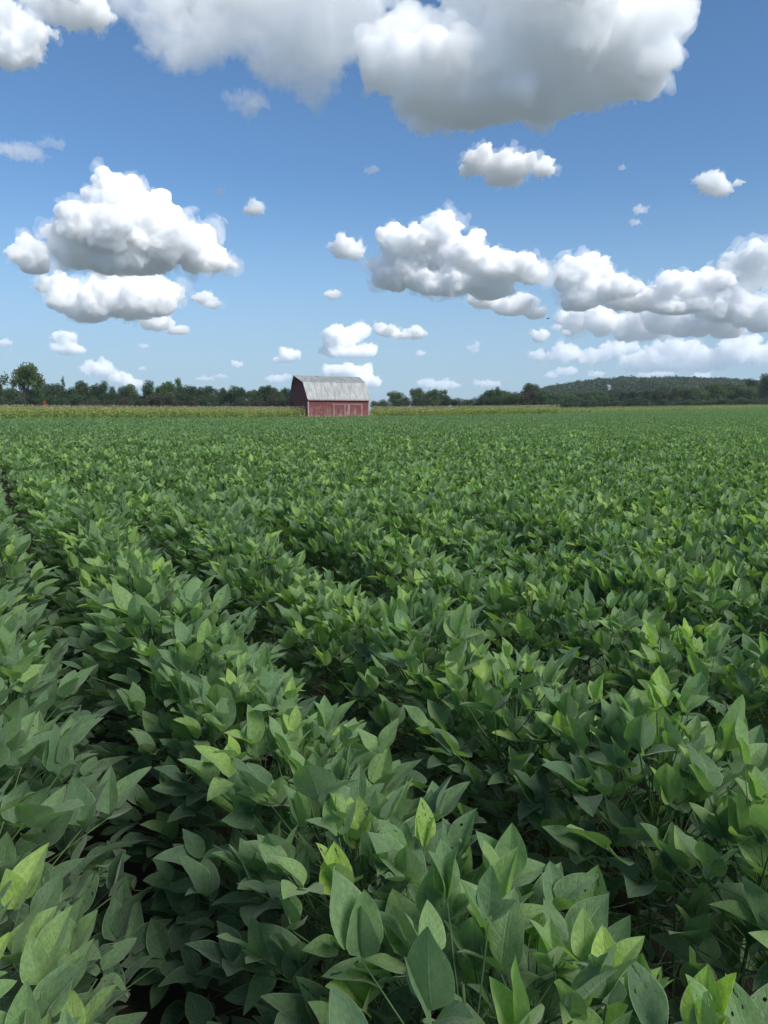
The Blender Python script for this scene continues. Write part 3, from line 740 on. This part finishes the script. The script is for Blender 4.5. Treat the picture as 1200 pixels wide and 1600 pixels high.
M_mid = crown_material('tree_leaves', (.035, .070, .022), (.115, .165, .050))
M_far = crown_material('hill_tree_leaves', (.018, .042, .024), (.075, .115, .048))
M_red = crown_material('red_leaves', (.30, .05, .02), (.50, .13, .05))
M_brown = crown_material('brownish_leaves', (.035, .035, .022), (.075, .070, .040))
def crown_data(r, kind, leaf=.42, count=2600):
    """leaf quads for a crown of unit size: height 1, base at 0; x,y half width about .5"""
    lobes = []
    if kind == 'round':
        for _ in range(13): a = r.uniform(0, 6.28); d = r.uniform(.05, .30); lobes.append((d * cos(a), d * sin(a), r.uniform(.30, .86), r.uniform(.13, .24)))
        lobes += [(0, 0, .62, .27), (0, 0, .36, .24)]
    elif kind == 'broad':
        for _ in range(18): a = r.uniform(0, 6.28); d = r.uniform(.15, .42); lobes.append((d * cos(a), d * sin(a), r.uniform(.34, .84) - d * .25, r.uniform(.12, .21)))
        lobes += [(0, 0, .6, .26)]
    elif kind == 'open':
        for _ in range(15): a = r.uniform(0, 6.28); d = r.uniform(.12, .44); lobes.append((d * cos(a), d * sin(a), r.uniform(.38, .90), r.uniform(.07, .14)))
    elif kind == 'vase':
        for _ in range(34): a = r.uniform(0, 6.28); d = .42 * r.random() ** .6; lobes.append((d * cos(a), d * sin(a), r.uniform(.60, .90) - d * .2, r.uniform(.08, .14)))
        for _ in range(9): a = r.uniform(0, 6.28); d = r.uniform(.12, .38); lobes.append((d * cos(a), d * sin(a), r.uniform(.30, .58), r.uniform(.06, .10)))
    elif kind == 'conifer':
        for i in range(12): z = .12 + .8 * i / 11; rr = .30 * (1 - z) + .03; a = r.uniform(0, 6.28); lobes.append((.3 * rr * cos(a), .3 * rr * sin(a), z, rr))
    else:                                  # bush, leaves down to the ground
        for _ in range(12): a = r.uniform(0, 6.28); d = r.uniform(.0, .38); lobes.append((d * cos(a), d * sin(a), r.uniform(.12, .78), r.uniform(.14, .24)))
    L_ = np.array(lobes); wts = L_[:, 3] ** 2; wts /= wts.sum()
    idx = r.choice(len(L_), count, p=wts); dirs = r.normal(0, 1, (count, 3)); dirs /= np.linalg.norm(dirs, axis=1, keepdims=True)
    rad = L_[idx, 3] * (r.random(count) ** .45) * r.uniform(.85, 1.15, count)
    P_ = L_[idx, :3] + dirs * rad[:, None] * np.array([1, 1, .8]); P_[:, 2] = np.clip(P_[:, 2], .01, None)
    return P_, dirs, r.random(count), L_
def leafquads(P_, dirs, tone, size, r):
    n = len(P_); nv = dirs + r.normal(0, .7, (n, 3)); nv /= np.linalg.norm(nv, axis=1, keepdims=True)
    a = np.cross(nv, r.normal(0, 1, (n, 3))); a /= np.linalg.norm(a, axis=1, keepdims=True); c = np.cross(nv, a)
    s1 = (size * r.uniform(.6, 1.3, n))[:, None]; s2 = s1 * r.uniform(.5, .9, (n, 1))
    v = np.stack([P_ - a * s1, P_ - c * s2, P_ + a * s1, P_ + c * s2], 1).reshape(-1, 3)
    q = np.arange(4 * n).reshape(-1, 4); return v, q, np.repeat(tone, 4)
tree_protos = {}
def tree_proto(kind, i, mname, m):
    key = (kind, i, mname)
    if key in tree_protos: return tree_protos[key]
    r = np.random.default_rng(hash_(kind) + i * 13)
    cnt = {'round': 6500, 'broad': 7500, 'open': 4600, 'vase': 4800, 'conifer': 3600, 'bush': 3800}[kind]
    P_, D_, tn_, L_ = crown_data(r, kind, count=cnt)
    v, q, t4 = leafquads(P_, D_, tn_, .020 if kind != 'open' else .017, r)
    cm = npmesh('crown', v, q, m, tone=t4)
    b = MB(); b.tube([(0, 0, -.02), (.005, 0, .2), (.01, .01, .45), (0, 0, .75)], [.030, .022, .014, .004], 7)
    for (lx, ly, lz, lr) in L_[:10]:
        z0 = max(.12, lz * .5 - .02); b.tube([(0, 0, z0), (lx * .5, ly * .5, (z0 + lz) / 2), (lx, ly, lz)], [.011, .007, .003], 5)
    tmp = b.build('trunk', M_bark, smooth=True); tm = tmp.data; bpy.data.objects.remove(tmp)
    tree_protos[key] = (cm, tm); return tree_protos[key]
def hash_(s): return sum(ord(c) * (i + 3) for i, c in enumerate(s))
def tree(px, topy, wpx, Yd, kind, m, label, group=None, cat='tree', name=None, i=None):
    x = xat(px, Yd); g = float(terrain(x, Yd)); h = zat(topy, Yd) - g; wid = wpx / F * Yd
    i = random.randrange(4) if i is None else i
    cm, tm = tree_proto(kind, i, m.name, m)
    wu = {'round': 1.0, 'broad': 1.05, 'open': 1.02, 'vase': .98, 'conifer': .62, 'bush': 1.0}[kind]
    o = bpy.data.objects.new(name or ('shrub' if kind == 'bush' else 'tree'), None); COL.objects.link(o)
    o.location = (x, Yd, g); sx = wid / wu; o.scale = (sx, sx, h * 1.10); o.rotation_euler.z = random.uniform(0, 6.28)
    tag(o, label, cat, group)
    link('trunk', tm, o); link('crown', cm, o); return o
ORD = ['first', 'second', 'third', 'fourth', 'fifth', 'sixth', 'seventh', 'eighth', 'ninth', 'tenth', 'eleventh', 'twelfth', 'thirteenth', 'fourteenth', 'fifteenth', 'sixteenth', 'seventeenth', 'eighteenth', 'nineteenth', 'twentieth', 'twenty-first', 'twenty-second', 'twenty-third', 'twenty-fourth', 'twenty-fifth', 'twenty-sixth', 'twenty-seventh', 'twenty-eighth', 'twenty-ninth', 'thirtieth', 'thirty-first', 'thirty-second', 'thirty-third', 'thirty-fourth', 'thirty-fifth', 'thirty-sixth', 'thirty-seventh', 'thirty-eighth', 'thirty-ninth', 'fortieth', 'forty-first', 'forty-second', 'forty-third', 'forty-fourth', 'forty-fifth', 'forty-sixth', 'forty-seventh', 'forty-eighth', 'forty-ninth', 'fiftieth']
# standing out on the left
tree(40, 567, 66, 215, 'vase', M_mid, 'tall wide-crowned tree rising above the wood at far left', i=1, name='broadleaf_tree')
tree(-4, 590, 36, 225, 'round', M_dark, 'dark tree cut by the left edge of the photo', name='broadleaf_tree')
tree(101, 591, 22, 235, 'conifer', M_dark, 'dark pointed conifer rising from the left tree line', name='conifer_tree')
tree(71, 624, 11, 190, 'bush', M_red, 'small red-orange shrub in front of the dark left wood', cat='shrub', name='red_shrub')
tree(272, 592, 40, 250, 'open', M_mid, 'light-crowned tree standing highest midway along the left tree line', name='broadleaf_tree')
left = [(64,603,30),(84,598,34),(112,600,30),(128,597,36),(148,599,34),(160,606,28),(183,606,26),(196,611,22),(206,604,28),(234,605,34),(250,612,24),(262,604,40),(290,608,36),(305,604,30),(322,608,40),(338,612,24),
        (362,607,30),(376,605,28),(392,612,26),(404,607,32),(420,604,30),(436,608,28),(450,607,24),(215,612,26),(172,612,24),(348,614,22),(14,606,34),(30,612,30),(52,610,30)]
left.sort(key=lambda c: -c[0])
for n_, (px, ty, wd) in enumerate(left):
    tree(px, ty - random.uniform(-2, 9), wd * random.uniform(1.1, 1.5), random.uniform(225, 262), random.choice(['round', 'broad', 'round']), random.choice([M_dark, M_dark, M_mid]) if n_ % 4 == 0 else M_dark,
         'dark green broadleaf tree, %s leftward from the barn in the back tree line' % ORD[n_], 'dark trees in the line left of the barn', name='broadleaf_tree')
for n_, px in enumerate(range(-20, 462, 17)):
    tree(px + random.uniform(-5, 5), random.uniform(611, 623), random.uniform(36, 52), random.uniform(205, 222), 'bush', random.choice([M_dark, M_dark, M_brown]) ,
         'low dark bush under the trees left of the barn, %s from the left edge' % ORD[n_], 'bushes under the left tree line', 'shrub')
# dark shrub against the barn's far corner
tree(456.5, 618, 9, 131.5, 'bush', M_dark, 'dark climbing shrub at the left back corner of the barn', cat='shrub', name='barn_shrub')
# between the barn and the hill
midl = [(583,627,22,'bush',M_mid),(596,625,26,'bush',M_mid),(618,616,30,'round',M_mid),(606,622,22,'bush',M_mid),(636,620,22,'bush',M_dark),(650,608,26,'round',M_mid),(664,614,26,'round',M_mid),(683,607,28,'broad',M_mid),(698,618,22,'bush',M_dark),(714,622,34,'bush',M_dark),(738,621,36,'bush',M_dark),
        (756,616,26,'bush',M_dark),(770,604,24,'broad',M_mid),(790,607,34,'broad',M_mid),(812,614,34,'bush',M_brown),(829,601,32,'round',M_dark),(826,610,46,'bush',M_brown),(848,613,34,'bush',M_dark),(628,626,36,'bush',M_dark),(660,622,40,'bush',M_dark),(780,618,44,'bush',M_dark),(690,624,36,'bush',M_mid),(800,613,36,'bush',M_mid),(725,625,40,'bush',M_mid),(762,623,40,'bush',M_dark)]
midl.sort(key=lambda c: c[0])
for n_, (px, ty, wd, kd, mm) in enumerate(midl):
    bush = kd == 'bush'
    tree(px, ty - 2, wd * 1.3, random.uniform(265, 300) if not bush else random.uniform(255, 262), kd, mm,
         '%s %s behind the corn, %s rightward from the barn' % ({'soybean': '', M_mid.name: 'mid green', M_dark.name: 'dark green', M_brown.name: 'brownish'}[mm.name], 'bush' if bush else ('open-crowned tree' if kd == 'open' else 'round tree'), ORD[n_]),
         'trees and bushes between barn and hill', 'shrub' if bush else 'tree', 'shrub' if bush else 'broadleaf_tree')
# dark wood edge at the right
rt = []
px = 850
while px < 1225:
    ty = float(np.interp(px, [850, 880, 950, 1000, 1060, 1120, 1160, 1175, 1200, 1230], [613, 609, 610, 607, 605, 601, 598, 592, 587, 590])) + random.uniform(-3, 4)
    rt.append((px, ty, random.uniform(30, 44))); px += random.uniform(13, 19)
for n_, (px, ty, wd) in enumerate(rt):
    tree(px, ty, wd, random.uniform(330, 390), random.choice(['round', 'broad']), M_mid if random.random() < .2 else M_dark,
         'dark broadleaf tree below the hill, %s from the left end of the right wood' % ORD[n_], 'trees of the wood edge below the hill', name='broadleaf_tree')
for n_, px in enumerate(range(856, 1230, 18)):
    tree(px, random.uniform(619, 624), random.uniform(34, 46), random.uniform(312, 326), 'bush', M_dark,
         'low dark bush at the foot of the right wood, %s from its left end' % ORD[n_], 'bushes at the foot of the right wood', 'shrub')

# ------------------------------------------------------------------ wooded hill far behind
m, t = mat('hill_ground'); out(t, t.add('ShaderNodeBsdfPrincipled', None, Base_Color=(.03, .05, .025, 1), Roughness=.95)); M_hill = m
prof_px = [700, 780, 830, 860, 900, 940, 985, 1030, 1060, 1100, 1140, 1170, 1220, 1300, 1400, 1600]
prof_y =  [640, 632, 616, 608, 602, 597, 595, 596, 595, 596, 598, 600, 601, 602, 610, 640]
HD = 950.0
def hill_z(x, y):
    pxl = 600 + F * x / np.maximum(y, 1) * 1.009
    top = (645 - np.interp(pxl, prof_px, prof_y)) / F * HD - 9.0
    f = np.clip(1 - ((y - HD) / 380) ** 2, 0, 1) ** 1.2
    return np.maximum(top, 0) * f + 6 * f - 6 + 3
hx = np.linspace(80, 1100, 52); hy = np.linspace(560, 1340, 27)
X, Y = np.meshgrid(hx, hy); Z = hill_z(X, Y) ; nx = len(hx)
ii = np.arange(len(hy) - 1)[:, None] * nx + np.arange(nx - 1)[None]
Q = np.stack([ii, ii + 1, ii + nx + 1, ii + nx], -1).reshape(-1, 4)
tag(link('hill', npmesh('hill', np.stack([X, Y, Z], -1).reshape(-1, 3), Q, M_hill, smooth=True)), kind='structure')
vs_ = []; qs = []; ts = []; bb = 0
r = np.random.default_rng(5)
base = [crown_data(np.random.default_rng(40 + i), ['round', 'bush'][i % 2], count=330) for i in range(6)]
ntree = 0
for _ in range(5200):
    y = r.uniform(600, 1010); x = r.uniform(90, 720)
    if not (700 < 600 + F * x / y < 1270): continue
    if r.random() > (.95 if y > 880 else .75): continue
    z = float(hill_z(np.array(x), np.array(y))); P_, D_, tn_, _ = base[r.integers(6)]
    s_ = r.uniform(10, 18); hh = r.uniform(7, 13)
    sel = r.choice(len(P_), 200, replace=False)
    a = r.uniform(0, 6.28); ca, sa = cos(a), sin(a)
    Pn = P_[sel]; Pn = np.stack([(Pn[:, 0] * ca - Pn[:, 1] * sa) * s_ + x, (Pn[:, 0] * sa + Pn[:, 1] * ca) * s_ + y, Pn[:, 2] * hh + z - 1], 1)
    v, q, t4 = leafquads(Pn, D_[sel], np.clip(tn_[sel] * .35 + r.uniform(-.1, .75), 0, 1), .85, r)
    vs_.append(v); qs.append(q + bb); ts.append(t4); bb += len(v); ntree += 1
print('hill trees', ntree)
tag(link('hillside_woods', npmesh('hillside_woods', np.concatenate(vs_), np.concatenate(qs), M_far, tone=np.concatenate(ts))), 'dense woods covering the distant low hill', 'woods', kind='stuff')

# small pale house among the hill trees
M_pale = simple('pale_siding', (.20, .22, .22), .7, .1, 1); M_slate = simple('grey_shingles', (.22, .23, .25), .8, .2, 1)
hY = 700.0; hX = xat(949, hY); hz = zat(609, hY)
hs = bpy.data.objects.new('hill_house', None); COL.objects.link(hs); hs.location = (hX, hY, hz); hs.rotation_euler.z = .3
tag(hs, 'tiny pale house showing through the trees on the hillside', 'house')
b = MB(); b.box(-1.6, 1.6, -1.8, 1.8, -6, 3.0); b.build('wall', M_pale, hs)
b = MB(); b.prism([(-2.1, 2.9), (0, 4.4), (2.1, 2.9), (2.1, 3.03), (0, 4.6), (-2.1, 3.03)], -1.9, 1.9); b.build('roof', M_slate, hs)

# small bird flying in front of the clouds
bY = 60.0; v_ = ray(856, 498); bp = v_ / v_[1] * bY
m = simple('dark_feathers', (.03, .03, .03), .7, .1, 5)
b = MB(); b.tube([(-.13, 0, 0), (-.07, 0, 0), (0, 0, .01), (.07, 0, .012), (.11, 0, .01), (.14, 0, .005)], [.012, .022, .034, .026, .02, .003], 7)
bird = b.build('bird', m, smooth=True); bird.location = (bp[0], bp[1], bp[2] + CAM_H); bird.rotation_euler.z = .4
tag(bird, 'tiny dark bird flying in front of the clouds at right', 'bird')
for sgn in (1, -1):
    b = MB(); b.quad([(.06, sgn * .02, .015), (.07, sgn * .14, .06), (.02, sgn * .26, .05), (-.03, sgn * .14, .055), (-.03, sgn * .02, .015)])
    b.quad([(.06, sgn * .02, .008), (-.03, sgn * .02, .008), (-.03, sgn * .14, .048), (.02, sgn * .26, .047), (.07, sgn * .14, .053)])
    b.build('wing', m, bird)

# ------------------------------------------------------------------ thin summer haze
m, t = mat('haze_air')
hv = t.add('ShaderNodeVolumePrincipled', None, Color=(.80, .87, .95, 1), Density=.00014, Anisotropy=.2)
t.l.new(hv.outputs[0], t.add('ShaderNodeOutputMaterial').inputs[1])
b = MB(); b.box(-1600, 1600, -60, 1500, -8, 110)
tag(b.build('haze', m), 'thin pale summer haze over the fields', 'haze', kind='stuff')
